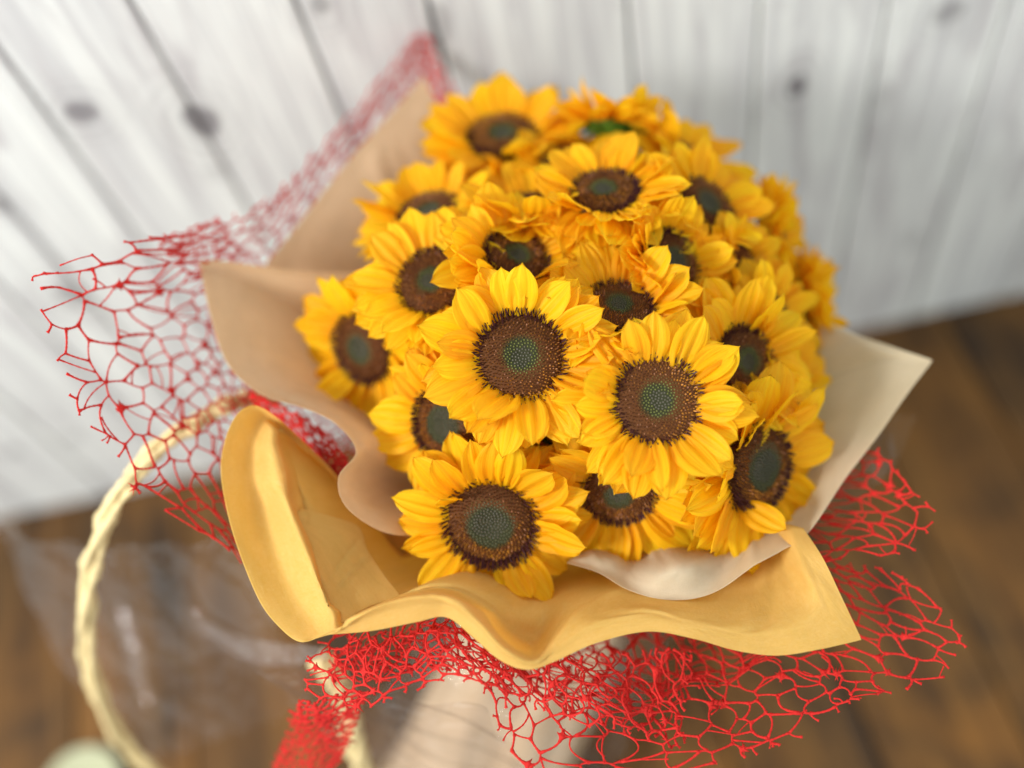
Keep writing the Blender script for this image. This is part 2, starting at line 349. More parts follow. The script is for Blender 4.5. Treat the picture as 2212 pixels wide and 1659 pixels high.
p0 = [(650,1098,.607),(722,1117,.616),(776,1138,.621),(794,1186,.617),(830,1242,.606),(870,1292,.592)]
p1 = [(632,1115,.600),(672,1140,.604),(715,1170,.605),(745,1215,.602),(775,1262,.594),(800,1310,.582)]
p2 = [(628,1105,.599),(648,1150,.595),(668,1200,.591),(693,1258,.586),(714,1310,.577),(733,1350,.566)]
pl_ = sheet('pleat', Patch([p0, p1, p2]), [M_OCHRE, M_OCHRE], 50, 20, parent=sf, seed=6, amp=.0003, creases=5)
# --- cream right sheet
cr = [(1225,1215,.600),(1290,1238,.594),(1350,1274,.588),(1420,1293,.583),(1490,1293,.580),(1560,1270,.582),(1630,1225,.585),(1690,1190,.590),(1745,1150,.600),(1830,1030,.620),(1920,905,.636),(2015,778,.652),(1930,750,.670),(1850,725,.690),(1760,690,.71)]
c1 = [(1250,1190,.628),(1310,1190,.624),(1360,1205,.628),(1425,1205,.600),(1480,1190,.600),(1540,1175,.630),(1600,1140,.648),(1640,1110,.660),(1690,1070,.670),(1740,980,.682),(1785,900,.690),(1830,800,.694),(1800,760,.692),(1760,730,.705),(1700,690,.72)]
sc_ = sheet('wrapping_paper', Patch([cr, c1, fade(c1, .5, 0), ring(15, 290, 400, .05, -.025)], (11,)), [M_CREAM, M_CREAM], 150, 36, seed=4, amp=.0007, creases=20)
tag(sc_, 'pale cream wrapping paper with a flat pointed corner beside the right sunflowers', 'wrapping paper', 'paper sheets around the bouquet')

# ------------------------------------------------------------------ sunflowers
def petal_mesh(k):
    q = random.Random(100 + k); nx, ny = 18, 12
    fine = q.uniform(.002, .006); W = q.uniform(0.225, 0.305); cup = q.uniform(-0.05, 0.22); bend = q.uniform(-0.24, 0.10); tipc = q.uniform(-0.22, 0.30)
    rid = q.uniform(0.020, 0.036); ph = q.uniform(-.25, .25); side = q.uniform(-0.12, 0.12); tw = q.uniform(-.35, .35); nr = q.choice((2, 2.5, 3.0, 3.0)); sharp = q.uniform(.5, .8)
    V, U = [], []
    for j in range(ny + 1):
        s = j / ny
        wv = W * (0.42 + 0.58 * math.sin(min(s / 0.5, 1) * math.pi / 2)) if s < 0.5 else W * max(1 - ((s - .5) / .5) ** 2.3, 0) ** sharp
        wv = max(wv, 0.004)
        for i in range(nx + 1):
            x = i / nx * 2 - 1
            z = fine * math.cos(x * math.pi * 6.5 + ph * 3) * (1 - s ** 4) + rid * math.cos(x * math.pi * nr + ph) * (1 - .75 * s * s) * min(1, s * 4 + .3) + cup * wv * x * x * (0.5 + s) + bend * s * s + tipc * max(s - .72, 0) ** 2 * 3
            yy = x * wv + side * s * s; a = tw * s
            y2 = yy * math.cos(a) - (z - bend*s*s) * math.sin(a) * .6; z2 = z + yy * math.sin(a)
            edge = 0.012 * math.sin(s * 19 + k * 3 + x * 2) * abs(x) ** 3
            V.append((s * (1 - .04 * x * x), y2, z2 + edge)); U.append(((x + 1) / 2, s))
    n1 = nx + 1
    F = [(j*n1+i, j*n1+i+1, (j+1)*n1+i+1, (j+1)*n1+i) for j in range(ny) for i in range(nx)]
    return mesh('petal', V, F, M_PETAL, True, U)
PETALS = [petal_mesh(k) for k in range(18)]
def set_tint(me, cols):
    a = me.color_attributes.new('tint', 'FLOAT_COLOR', 'POINT'); a.data.foreach_set('color', np.asarray(cols, dtype=np.float32).ravel())
def disc_height(r): return 0.20 * (1 - r ** 3.0) - 0.09 * math.exp(-(r / .30) ** 2)
def disc_mesh(eye):
    V, F, C = [], [], []; nr, na = 9, 40
    for i in range(nr + 1):
        r = i / nr
        for k in range(na):
            a = 2 * math.pi * k / na; V.append((r * math.cos(a), r * math.sin(a), disc_height(r) - (0.16 if i == nr else 0)))
            C.append((.03, .032, .012, 1) if r < eye else (.10, .034, .008, 1))
    for i in range(nr):
        for k in range(na):
            F.append((i*na+k, (i+1)*na+k, (i+1)*na+(k+1) % na, i*na+(k+1) % na))
    me = mesh('disc', V, F, M_DISC); set_tint(me, C); return me
def lerp(a, b, t): return tuple(a[i] + (b[i] - a[i]) * t for i in range(3)) + (1,)
def floret_mesh(seed, eye, ringw, gold, green):
    q = random.Random(seed); V, F, C = [], [], []; n = 720; ga = math.pi * (3 - math.sqrt(5)); off = (q.uniform(-.08, .08), q.uniform(-.08, .08))
    for i in range(n):
        r = math.sqrt((i + .5) / n) * 1.03; a = i * ga + q.uniform(-.02, .02); x, y = r * math.cos(a), r * math.sin(a)
        re = math.hypot(x - off[0], y - off[1]) + q.uniform(-.03, .03)
        slope = -0.6 * r * r
        if re < eye * (.72 - .16 * green):      h, w_, b, t = .034, .026, (.036, .034, .026), (.115, .104, .078)
        elif re < eye:          h, w_, b, t = .036, .022, lerp((.04, .042, .022), (.075, .088, .014), green), lerp((.11, .11, .065), (.165, .175, .045), green)
        elif re < eye + ringw:  h, w_, b, t = .052, .019, (.06, .045, .010), (.15, .09, .022)
        elif re < .85:
            h, w_ = .085, .017; b = lerp((.20, .065, .016), (.85, .36, .016), min(1, q.random() ** 1.4 * gold * (.75 + .55 * math.sin(a + seed))))
            t = (.045, .014, .014) if q.random() < .62 - .2 * math.sin(a + seed) else ((.40, .20, .13) if q.random() < .3 else (.20, .08, .03))
        else:                   h, w_, b, t = .17, .0185, (.075, .020, .020), (.045, .014, .016)
        h *= q.uniform(.75, 1.3); tilt = max(0, (r - .45)) * 1.25 + q.uniform(-.18, .18); ta = a + q.uniform(-.5, .5)
        ax = Vector((math.cos(ta) * math.sin(tilt), math.sin(ta) * math.sin(tilt), math.cos(tilt))).normalized()
        e1 = ax.orthogonal().normalized(); e2 = ax.cross(e1); base = Vector((x, y, disc_height(min(r, 1)) - .012 - (0.05 if r > .97 else 0)))
        o = len(V)
        for lev, wd_ in ((0, 1.0), (.62, 1.0), (.85, .72)):
            for k in range(4):
                aa = k * math.pi / 2; V.append(base + ax * (h * lev) + (e1 * math.cos(aa) + e2 * math.sin(aa)) * w_ * wd_)
                C.append(lerp(b, t, max(0, lev * 1.3 - .3)))
        V.append(base + ax * h * 1.05 + Vector((q.uniform(-1, 1), q.uniform(-1, 1), 0)) * .008); C.append(tuple(min(1, c * 1.15) for c in t[:3]) + (1,))
        for lv in (0, 4):
            for k in range(4): F.append((o+lv+k, o+lv+(k+1) % 4, o+lv+4+(k+1) % 4, o+lv+4+k))
        for k in range(4): F.append((o+8+k, o+8+(k+1) % 4, o+12))
    me = mesh('florets', V, F, M_FLORET, False); set_tint(me, C); return me
EYES = [(.40, .12, 1.0, 1.0), (.34, .10, .55, .2), (.30, .14, .8, .5), (.52, .05, .9, .15), (.36, .08, 1.0, .7), (.44, .10, .4, .35)]
DISCS = [disc_mesh(e[0]) for e in EYES]; FLORETS = [floret_mesh(20 + i, *e) for i, e in enumerate(EYES)]
def calyx_mesh():
    V, F = [], []; na = 26
    prof = [(.16, -.78), (.34, -.66), (.66, -.46), (.93, -.22), (.99, -.08)]
    for (r, z) in prof:
        for k in range(na): V.append((r * math.cos(2*math.pi*k/na), r * math.sin(2*math.pi*k/na), z))
    for i in range(len(prof) - 1):
        for k in range(na): F.append((i*na+k, i*na+(k+1) % na, (i+1)*na+(k+1) % na, (i+1)*na+k))
    F.append(tuple(range(na)))
    return mesh('calyx', V, F, M_GREEN)
def sepal_mesh(k):
    q = random.Random(k); V, F, n = [], [], 6; bend = q.uniform(-.5, .05)
    for j in range(n + 1):
        s = j / n; wv = .17 * (1 - s ** 1.6) * (0.75 + .5 * s) + .004
        for x in (-1, 0, 1): V.append((s * .85, x * wv, bend * s * s + .05 * abs(x) - (0 if x else .03)))
    for j in range(n):
        for i in range(2): F.append((j*3+i, j*3+i+1, (j+1)*3+i+1, (j+1)*3+i))
    return mesh('sepal', V, F, M_GREEN)
def leaf_mesh():
    V, F, n, nx = [], [], 10, 6
    for j in range(n + 1):
        s = j / n; wv = .46 * math.sin(math.pi * min(s ** .8, 1)) ** .8 * (1 - .25 * s) + .02
        for i in range(nx + 1):
            x = i / nx * 2 - 1; V.append((s * 1.2, x * wv, .12 * abs(x) - .25 * s * s + .02 * math.sin(s * 20 + x * 5)))
    for j in range(n):
        for i in range(nx): F.append((j*(nx+1)+i, j*(nx+1)+i+1, (j+1)*(nx+1)+i+1, (j+1)*(nx+1)+i))
    return mesh('leaf', V, F, M_LEAF)
M_LEAF = plain('leaf_green', srgb(48, 84, 26), 0.6, 0.3, 0.4, 30, 0.2); LEAF = leaf_mesh()
CALYX = calyx_mesh(); SEPALS = [sepal_mesh(k) for k in range(4)]
def tube(pts, rad, sides=8):
    P = [Vector(p) for p in pts]; V, F = [], []; prev = None
    for i, p in enumerate(P):
        d = (P[min(i+1, len(P)-1)] - P[max(i-1, 0)]).normalized()
        e1 = d.orthogonal().normalized() if prev is None else (prev - d * prev.dot(d)).normalized(); prev = e1; e2 = d.cross(e1)
        rr = rad[i] if isinstance(rad, (list, tuple)) else rad
        for k in range(sides): V.append(p + (e1 * math.cos(2*math.pi*k/sides) + e2 * math.sin(2*math.pi*k/sides)) * rr)
    for i in range(len(P) - 1):
        for k in range(sides): F.append((i*sides+k, i*sides+(k+1) % sides, (i+1)*sides+(k+1) % sides, (i+1)*sides+k))
    F.append(tuple(range(sides))[::-1]); F.append(tuple((len(P)-1)*sides + k for k in range(sides)))
    return V, F
def spline(pts, n):
    P = np.array(pts, dtype=float); return [crom(P, t * (len(P) - 1)) for t in np.linspace(0, 1, n)]
def dome_depth(x, y):
    d = ray(x, y); o = CAM - DOME; a = d @ d; b = 2 * d @ o; c = o @ o - DR * DR; disc = max(b*b - 4*a*c, 0); return (-b - math.sqrt(disc)) / (2 * a)
def sunflower(x, y, dpx, tilt, phi, dd, var, plen, elev, label, n1=19, n2=20, sep=False, twist=0):
    depth = dome_depth(x, y) + dd; pos = at(x, y, depth)
    tc = -ray(x, y); tc /= np.linalg.norm(tc)
    rr = rt - tc * (rt @ tc); rr /= np.linalg.norm(rr); uu = np.cross(tc, rr)
    nrm = math.cos(R(tilt)) * tc + math.sin(R(tilt)) * (math.cos(R(phi)) * rr + math.sin(R(phi)) * uu)
    z = Vector(nrm); xx = Vector(np.cross(uu, nrm)).normalized() if abs(np.dot(uu, nrm)) < .95 else Vector(np.cross(rr, nrm)).normalized(); yy = z.cross(xx)
    rad = dpx / 2 * depth / FP
    M = Matrix(((xx.x, yy.x, z.x, pos[0]), (xx.y, yy.y, z.y, pos[1]), (xx.z, yy.z, z.z, pos[2]), (0, 0, 0, 1))) @ Matrix.Rotation(rnd.uniform(0, 6.28) + twist, 4, 'Z')
    root = empty('sunflower', M); tag(root, label, 'sunflower', 'sunflowers in the bouquet')
    S = Matrix.Scale(rad, 4); var = {1: rnd.choice((1, 5)), 2: rnd.choice((2, 4))}.get(var, var)
    d = link('disc', DISCS[var], root); d.matrix_basis = S @ Matrix.Diagonal((rnd.uniform(.95, 1.06), rnd.uniform(.95, 1.06), rnd.uniform(.7, 1.5), 1))
    fl = link('florets', FLORETS[var], d); tag(fl, kind='stuff')
    cl = link('calyx', CALYX, root); cl.matrix_basis = S
    for k in range(11 if sep else 7):
        s = link('sepal', SEPALS[k % 4], root)
        s.matrix_basis = S @ Matrix.Rotation(2*math.pi*(k + rnd.uniform(-.2, .2)) / (11 if sep else 7), 4, 'Z') @ Matrix.Translation((.80, 0, -.30)) @ Matrix.Rotation(R(rnd.uniform(-5, 35)), 4, 'Y') @ Matrix.Scale(rnd.uniform(.8, 1.15), 4)
    for layer, n, e0, r_in, lz in ((0, n1, elev + 15, .86, -.02), (1, n2, elev - 2, .84, -.10), (2, 16, elev - 17, .80, -.17)):
        for k in range(n):
            a = 2*math.pi*(k + (.5 if layer == 1 else .2) + rnd.uniform(-.28, .28)) / n
            e = e0 + rnd.gauss(0, 10); odd = rnd.random() < .10; ln = plen * 1.29 * rnd.uniform(.80, 1.12) * (.8 if odd else 1) * (1.0 if layer else .93)
            p = link('petal', rnd.choice(PETALS), root)
            p.matrix_basis = S @ Matrix.Rotation(a, 4, 'Z') @ Matrix.Translation((r_in, 0, lz)) @ Matrix.Rotation(-R(e), 4, 'Y') @ Matrix.Rotation(R(rnd.gauss(0, 42 if odd else 16)), 4, 'X') @ Matrix.Rotation(R(rnd.gauss(0, 18 if odd else 8)), 4, 'Z') @ Matrix.Diagonal((ln, ln * rnd.uniform(.92, 1.2), ln, 1))
    # stem down to the neck
    inv = M.inverted(); b0 = pos - nrm * rad * .7; b1 = pos - nrm * .05; b2 = NECK + (pos - NECK) * np.array([.25, .25, .35]); b3 = NECK + (pos - NECK) * np.array([.12, .12, .0]); b4 = NECK + (FOOT - NECK) * .8 - (pos - NECK) * np.array([.15, .15, 0])
    V, F = tube([inv @ Vector(p) for p in spline([b0, b1, b2, b3, b4], 16)], .0042, 8)
    link('stem', mesh('stem', V, F, M_STEM), root)
    for k in range(2):
        lf = link('leaf', LEAF, root)
        lf.matrix_basis = Matrix.Translation((0, 0, -.030 - .014 * k)) @ Matrix.Rotation(rnd.uniform(0, 6.28), 4, 'Z') @ Matrix.Rotation(R(rnd.uniform(2, 22)), 4, 'Y') @ Matrix.Scale(rnd.uniform(.038, .048), 4)
    return root
#        x     y    disc tilt phi  depth  var plen elev label
FL = [
 (1125, 768, 194, 12, 95, -.010, 0, 1.14, 14, 'sunflower facing us with a bright green eye, ringed by other blooms'),
 (1418, 866, 186, 10, 40, -.022, 0, 1.14, 8, 'foremost open sunflower with long flat petals and a grey-green eye, overlapping its neighbours'),
 (1060, 1132, 206, 26, 262, -.004, 3, .98, 6, 'lowest sunflower with large grey eye, touching the ochre paper'),
 (966, 915, 166, 38, 200, .012, 3, 1.14, 10, 'sunflower tucked behind the lowest one, with swirled green eye, near the curled lip'),
 (935, 610, 158, 32, 112, .000, 2, 1.22, 8, 'sunflower with round brown disc and small eye, above the half-hidden side bloom'),
 (785, 752, 158, 48, 203, .018, 1, 1.12, 6, 'blurred sunflower turned towards the beige paper with blue-grey eye'),
 (1112, 560, 150, 46, 72, .010, 2, 1.30, 20, 'sunflower with half its russet disc hidden, behind the green-eyed bloom'),
 (1338, 668, 150, 42, 80, .006, 2, 1.28, 20, 'sunflower with upright petals, peeking out between the two foremost blooms'),
 (1446, 566, 148, 46, 28, .014, 1, 1.05, 30, 'sunflower with short crowded petals and a dark crescent of disc showing'),
 (1308, 418, 148, 53, 92, .000, 2, 1.26, 12, 'sunflower tipped back with oval disc, in the upper middle of the dome'),
 (1085, 300, 152, 55, 95, .000, 2, 1.22, 12, 'topmost sunflower with oval brown disc, beside the pointed beige paper corner'),
 (925, 460, 146, 58, 112, .012, 1, 1.22, 14, 'sunflower with only a sliver of disc showing and petals over the beige back paper'),
 (1525, 446, 140, 55, 40, .000, 1, 1.30, 10, 'sunflower leaning towards the shaded wall with plain brown disc half covered'),
 (1604, 590, 120, 60, 15, .022, 1, 1.20, 12, 'sunflower mostly buried, a dark wedge of disc showing behind short petals'),
 (1606, 780, 160, 44, 14, .004, 0, 1.28, 10, 'sunflower turned sideways with green eye, behind the foremost bloom'),
 (1636, 1012, 198, 52, 342, -.010, 3, 1.16, 8, 'sunflower seen edge-on with a tall narrow dark disc, over the cream paper'),
 (1336, 1066, 156, 38, 265, .014, 1, 1.46, 0, 'sunflower half covered by the foremost bloom, its long petals hanging over cream paper'),
 (1318, 262, 118, 104, 84, .010, 1, 1.15, 20, 'sunflower seen from behind with green sepals at the top of the dome'),
 (1500, 350, 130, 72, 55, .004, 1, 1.35, 14, 'sunflower tilted far back so that only yellow petals show'),
 (1672, 515, 110, 84, 8, .010, 1, 1.30, 30, 'sunflower in profile with a green sepal showing and its petals spread towards the wall'),
 (1748, 652, 110, 88, 12, .012, 1, 1.20, 30, 'sunflower in profile with thin green sepals above the cream paper corner'),
 (1700, 850, 130, 66, 350, .022, 1, 1.15, 8, 'drooping sunflower behind the sideways bloom, petals spilling over cream paper'),
 (1140, 450, 140, 70, 94, .024, 1, 1.35, 14, 'sunflower with hidden disc and pale upright petals, below the topmost bloom'),
 (1222, 350, 120, 66, 92, .034, 1, 1.25, 16, 'sunflower wedged behind the oval-disc bloom below the topmost one, petals only'),
 (1668, 700, 130, 66, 8, .018, 1, 1.25, 14, 'sunflower wedged between the two profile blooms and the sideways one, petals only'),
 (1225, 1010, 130, 20, 230, .040, 1, 1.25, 10, 'sunflower buried between the three largest blooms, only petals showing'),
]
for i, q in enumerate(FL): sunflower(*q, sep=q[3] > 80)

# ------------------------------------------------------------------ red net
def net_mesh(name, patch, cell, seed, rad=.00056, stars=.05, aniso=1.5, rot=0.2, jit=.5, vmax=1.0, extra=.45, crumple=.0012):
    q = random.Random(seed); nm = 24
    A = np.array([[patch(i / nm, j / nm * vmax) for i in range(nm + 1)] for j in range(nm + 1)])
    su = np.linalg.norm(np.diff(A, axis=1), axis=2).sum(1)[: nm // 2].mean(); sv = np.linalg.norm(np.diff(A, axis=0), axis=2).sum(0).mean()
    cx, cy = cell, cell * aniso; pts = []
    ca, sa = math.cos(rot), math.sin(rot); ext = max(su, sv) * .75 + 2 * cy; cu, cv = su / 2, sv / 2
    ni, nj = int(ext / cx) + 1, int(ext / cy) + 1
    for j in range(-nj, nj + 1):
        for i in range(-ni, ni + 1):
            x = (i + (j % 2) * .5 + q.uniform(-jit, jit)) * cx; y = (j + q.uniform(-jit, jit)) * cy
            X, Y = cu + x * ca - y * sa, cv + x * sa + y * ca
            if -cy < X < su + cy and -cy < Y < sv + cy: pts.append((X, Y))
    # voronoi in a frame where the cells are round, so that they come out long along the net's own grain
    loc = [Vector(((X - cu) * ca + (Y - cv) * sa, (-(X - cu) * sa + (Y - cv) * ca) / aniso)) for X, Y in pts]
    vs, es, fs = delaunay_2d_cdt(loc, [], [], 0, 1e-7)[:3]
    def back(x, y): y *= aniso; return ((cu + x * ca - y * sa) / su, (cv + x * sa + y * ca) / sv)
    cen, emap = [], {}
    for fi, f in enumerate(fs):
        a, b, c = (vs[k] for k in f); d = 2 * (a.x*(b.y-c.y) + b.x*(c.y-a.y) + c.x*(a.y-b.y))
        if abs(d) < 1e-12: cen.append(None); continue
        aa, bb, cc = a.length_squared, b.length_squared, c.length_squared
        cen.append(back((aa*(b.y-c.y) + bb*(c.y-a.y) + cc*(a.y-b.y)) / d, (aa*(c.x-b.x) + bb*(a.x-c.x) + cc*(b.x-a.x)) / d))
        for k in range(3): emap.setdefault(tuple(sorted((f[k], f[(k+1) % 3]))), []).append(fi)
    star, segs, cells = {}, [], {}
    def st(k): return star.setdefault(k, 8.5 * q.uniform(.6, 1.2) if q.random() < stars else q.uniform(.5, 1.5))
    for e, fl in emap.items():
        if len(fl) != 2 or cen[fl[0]] is None or cen[fl[1]] is None: continue
        segs.append((np.array(cen[fl[0]]), np.array(cen[fl[1]]), st(fl[0]), st(fl[1]), 1.0))
        for c in e: cells.setdefault(c, []).append(len(segs) - 1)
    for c, ss in cells.items():                       # thin extra threads across some cells
        for _ in range(2 if q.random() < .35 else 1):
            if len(ss) > 4 and q.random() < extra:
                a, b = q.sample(ss, 2); fa, fb = q.uniform(.2, .8), q.uniform(.2, .8)
                segs.append((segs[a][0]*(1-fa) + segs[a][1]*fa, segs[b][0]*(1-fb) + segs[b][1]*fb, .6, .6, .72))
    V, F = [], []; SD = 5
    inside = lambda z: 0 <= z[0] <= 1 and 0 <= z[1] <= 1
    for p, r_, s0, s1, wgt in segs:
        if not inside(p) and not inside(r_): continue
        if not inside(p): p, r_, s0, s1 = r_, p, s1, s0
        if not inside(r_):
            t = 1.0
            for k in range(2):
                if r_[k] < 0: t = min(t, p[k] / (p[k] - r_[k]))
                if r_[k] > 1: t = min(t, (1 - p[k]) / (r_[k] - p[k]))
            r_ = p + (r_ - p) * max(t, .02) * q.uniform(.5, 1); s1 = .9
        n = 10; base = rad * q.uniform(.75, 1.2) * wgt; pl, rl, nl = [], [], []
        bow = (np.array([-(r_ - p)[1], (r_ - p)[0]])) * q.uniform(-.08, .08)
        cl = lambda z: min(max(z, 0), 1)
        for k in range(n + 1):
            s = k / n; z = p + (r_ - p) * s + bow * math.sin(math.pi * s)
            P0 = patch(cl(z[0]), cl(z[1]) * vmax)
            e = .004; ua, va = (e if z[0] < .5 else -e), (e if z[1] < .5 else -e)
            if k % 5 == 0: nn = np.cross((patch(cl(z[0] + ua), cl(z[1]) * vmax) - P0) / ua, (patch(cl(z[0]), cl(z[1] + va) * vmax) - P0) / va); nn = nn / (np.linalg.norm(nn) + 1e-12)
            nl.append(nn); pl.append(P0 + nn * wobble(P0, crumple, 1.3, seed)); rl.append(base * (1 + s0 * math.exp(-s * 8.5) + s1 * math.exp(-(1 - s) * 8.5) + (.22 if k % 2 else -.12)))
        if sum(np.linalg.norm(pl[k+1] - pl[k]) for k in range(n)) < rad: continue
        o = len(V)
        for k in range(n + 1):
            d = pl[min(k+1, n)] - pl[max(k-1, 0)]; sd = np.cross(d, nl[k]); sd = sd / (np.linalg.norm(sd) + 1e-12); th = min(rl[k], base * 1.15) * .85
            for c in range(SD): a = 2 * math.pi * c / SD; V.append(pl[k] + sd * (rl[k] * math.cos(a)) + nl[k] * (th * math.sin(a)))
        for k in range(n):
            for c in range(SD): F.append((o+k*SD+c, o+k*SD+(c+1) % SD, o+(k+1)*SD+(c+1) % SD, o+(k+1)*SD+c))
        F.append(tuple(o + c for c in range(SD))[::-1]); F.append(tuple(o + n*SD + c for c in range(SD)))
    return mesh(name, V, F, M_NET)
def net_panel(parent, patch, *a, **k): return link('net_panel', net_mesh('net_panel', patch, *a, **k), parent)

nL = empty('red_net', Matrix.Translation(Vector(NECK))); tag(nL, 'red spider-web net flaring out behind the beige paper towards the white wall', 'net', 'red nets around the bouquet')
nF = empty('red_net', Matrix.Translation(Vector(NECK))); tag(nF, 'red spider-web net spread below the ochre paper over the dark table', 'net', 'red nets around the bouquet')
bn0 = [(330,520,.655),(450,475,.680),(570,430,.712),(660,345,.740),(760,232,.770),(850,125,.800),(915,52,.820),(950,125,.825),(992,215,.825),(1045,320,.825)]
bn1 = [(430,610,.680),(530,590,.710),(630,550,.740),(720,450,.762),(810,340,.790),(885,240,.812),(925,200,.835),(935,290,.838),(950,380,.840),(975,470,.840)]
ln0 = [(480,470,.665),(400,498,.640),(300,512,.612),(195,545,.596),(66,596,.585),(92,712,.582),(128,800,.582),(158,885,.585),(225,970,.590),(268,1040,.595),(365,1110,.603),(480,1180,.610),(530,1230,.615)]
ln1 = [(540,560,.700),(500,600,.690),(460,640,.675),(430,690,.668),(425,740,.662),(430,790,.658),(440,840,.655),(455,890,.652),(475,940,.648),(495,990,.645),(515,1050,.640),(535,1100,.636),(560,1160,.632)]
ln2 = [(640,640,.730),(620,680,.725),(600,720,.720),(585,760,.712),(580,800,.705),(585,840,.698),(600,880,.690),(620,920,.685),(640,960,.680),(650,1000,.675),(660,1050,.670),(670,1100,.665),(690,1150,.660)]
ln3 = [(780,760,.760),(770,780,.755),(760,800,.750),(750,830,.745),(750,860,.740),(760,890,.730),(770,920,.725),(780,950,.720),(790,980,.715),(800,1010,.712),(810,1050,.708),(820,1090,.704),(830,1120,.70)]
net_panel(nL, Patch([bn0, bn1, fade(bn1, .35, .05)], (6,)), .0100, 31, stars=.06, rot=.5)
net_panel(nL, Patch([ln0, ln1, ln2, ln3], (4,)), .0092, 32, stars=.06, rot=1.30, aniso=1.7, extra=.6)
# front: main spread, upper flap, left gathered part, hanging tail
m0 = [(1040,1490,.570),(1080,1590,.565),(1150,1668,.560),(1300,1690,.558),(1480,1668,.558),(1600,1640,.560),(1690,1612,.562),(1802,1560,.566),(1860,1512,.570),(1970,1490,.575),(2066,1455,.582),(2098,1400,.588),(2030,1310,.596),(1935,1232,.602)]
m1 = [(1085,1450,.580),(1150,1510,.580),(1230,1560,.575),(1340,1580,.578),(1470,1570,.575),(1570,1545,.580),(1650,1510,.582),(1740,1480,.584),(1800,1440,.588),(1860,1410,.592),(1900,1370,.598),(1910,1330,.602),(1880,1270,.608),(1840,1215,.612)]
m2 = [(1120,1400,.600),(1180,1430,.600),(1260,1450,.605),(1350,1470,.600),(1440,1460,.606),(1520,1440,.604),(1580,1420,.606),(1640,1390,.608),(1680,1360,.612),(1720,1320,.616),(1740,1280,.620),(1745,1240,.624),(1740,1210,.628),(1730,1180,.632)]
m3 = [(1180,1300,.640),(1220,1310,.640),(1280,1320,.645),(1340,1320,.648),(1400,1315,.650),(1450,1300,.650),(1500,1280,.652),(1540,1260,.655),(1560,1240,.658),(1580,1220,.660),(1590,1200,.665),(1590,1180,.668),(1590,1160,.670),(1590,1140,.675)]
net_panel(nF, Patch([m0, m1, m2, m3], (11,)), .0118, 33, stars=.06, rot=.4, aniso=1.4, crumple=.0018)
net_panel(nF, Patch([[(x - 40, y - 55, d + .012) for x, y, d in m1[:8]], [(x, y, d + .012) for x, y, d in m2[:8]], [(x, y, d + .01) for x, y, d in m3[:8]]]), .0105, 41, stars=.05, rot=1.2, aniso=1.4, crumple=.005)
e0 = [(1760,1210,.600),(1850,1205,.598),(1945,1196,.596),(1993,1178,.596),(2030,1112,.600),(1960,1045,.612),(1925,985,.622),(1890,960,.635)]
e1 = [(1750,1180,.615),(1800,1165,.615),(1860,1150,.614),(1890,1130,.616),(1900,1095,.622),(1870,1050,.632),(1840,1020,.645),(1810,990,.658)]
e2 = [(1660,1120,.655),(1670,1110,.655),(1680,1100,.658),(1690,1090,.662),(1700,1070,.668),(1700,1040,.675),(1690,1010,.685),(1680,980,.695)]
net_panel(nF, Patch([e0, e1, e2], (4,)), .0120, 34, stars=.06, rot=.1, aniso=1.3)
a0 = [(655,1512,.585),(720,1520,.575),(790,1530,.568),(845,1512,.565),(900,1490,.563),(960,1470,.562),(1040,1490,.562),(1100,1540,.560)]
a1 = [(662,1455,.585),(730,1465,.575),(790,1470,.570),(850,1460,.567),(910,1440,.566),(970,1430,.564),(1050,1450,.566),(1110,1480,.566)]
a2 = [(672,1395,.592),(740,1390,.582),(800,1385,.577),(860,1380,.574),(920,1370,.572),(980,1365,.570),(1060,1410,.570),(1120,1430,.572)]
a3 = [(760,1330,.620),(800,1320,.610),(850,1310,.606),(900,1300,.605),(950,1295,.605),(1000,1295,.605),(1080,1330,.605),(1140,1350,.605)]
net_panel(nF, Patch([a0, a1, a2, a3]), .0088, 35, stars=.04, rot=.6, aniso=1.3, crumple=.004)
b0 = [(700,1470,.596),(790,1475,.588),(870,1465,.582),(950,1450,.578),(1040,1470,.574),(1130,1520,.570),(1230,1560,.568),(1380,1600,.568),(1480,1620,.568)]
b1 = [(720,1420,.598),(800,1420,.590),(880,1410,.584),(960,1395,.580),(1050,1420,.577),(1150,1455,.575),(1260,1490,.576),(1390,1510,.578),(1490,1520,.580)]
b2 = [(760,1370,.605),(820,1365,.598),(890,1350,.592),(970,1340,.588),(1060,1380,.585),(1160,1410,.588),(1270,1410,.592),(1390,1400,.596),(1490,1410,.600)]
net_panel(nF, Patch([b0, b1, b2]), .0066, 36, stars=.05, rot=1.0, aniso=1.6, crumple=.005)
net_panel(nF, Patch([[(x, y - 12, d + .012) for x, y, d in b0], [(x, y - 6, d + .014) for x, y, d in b1], b2]), .0075, 40, stars=.04, rot=.3, aniso=1.8, crumple=.006)
t0 = [(580,1668,.690),(620,1690,.680),(680,1680,.675),(740,1640,.668)]
t1 = [(620,1580,.655),(660,1590,.648),(710,1580,.642),(770,1560,.636)]
t2 = [(650,1505,.600),(690,1510,.595),(740,1500,.590),(800,1490,.588)]
net_panel(nF, Patch([t0, t1, t2]), .0070, 37, stars=.12, rot=.2, aniso=1.2, rad=.0007)

g0_ = [(535,838,.648),(600,868,.646),(665,905,.642),(725,955,.636),(760,1005,.630)]
g1_ = [(550,890,.662),(620,930,.660),(680,975,.656),(730,1025,.650),(765,1065,.644)]
g2_ = [(580,960,.690),(640,1000,.690),(700,1040,.685),(750,1080,.680),(790,1110,.675)]
net_panel(nL, Patch([g0_, g1_, g2_]), .0058, 38, stars=.1, rot=.7, aniso=1.3, rad=.0008)
for o in (nL, nF):
    for c in o.children: c.matrix_parent_inverse = Matrix.Translation(-Vector(NECK))

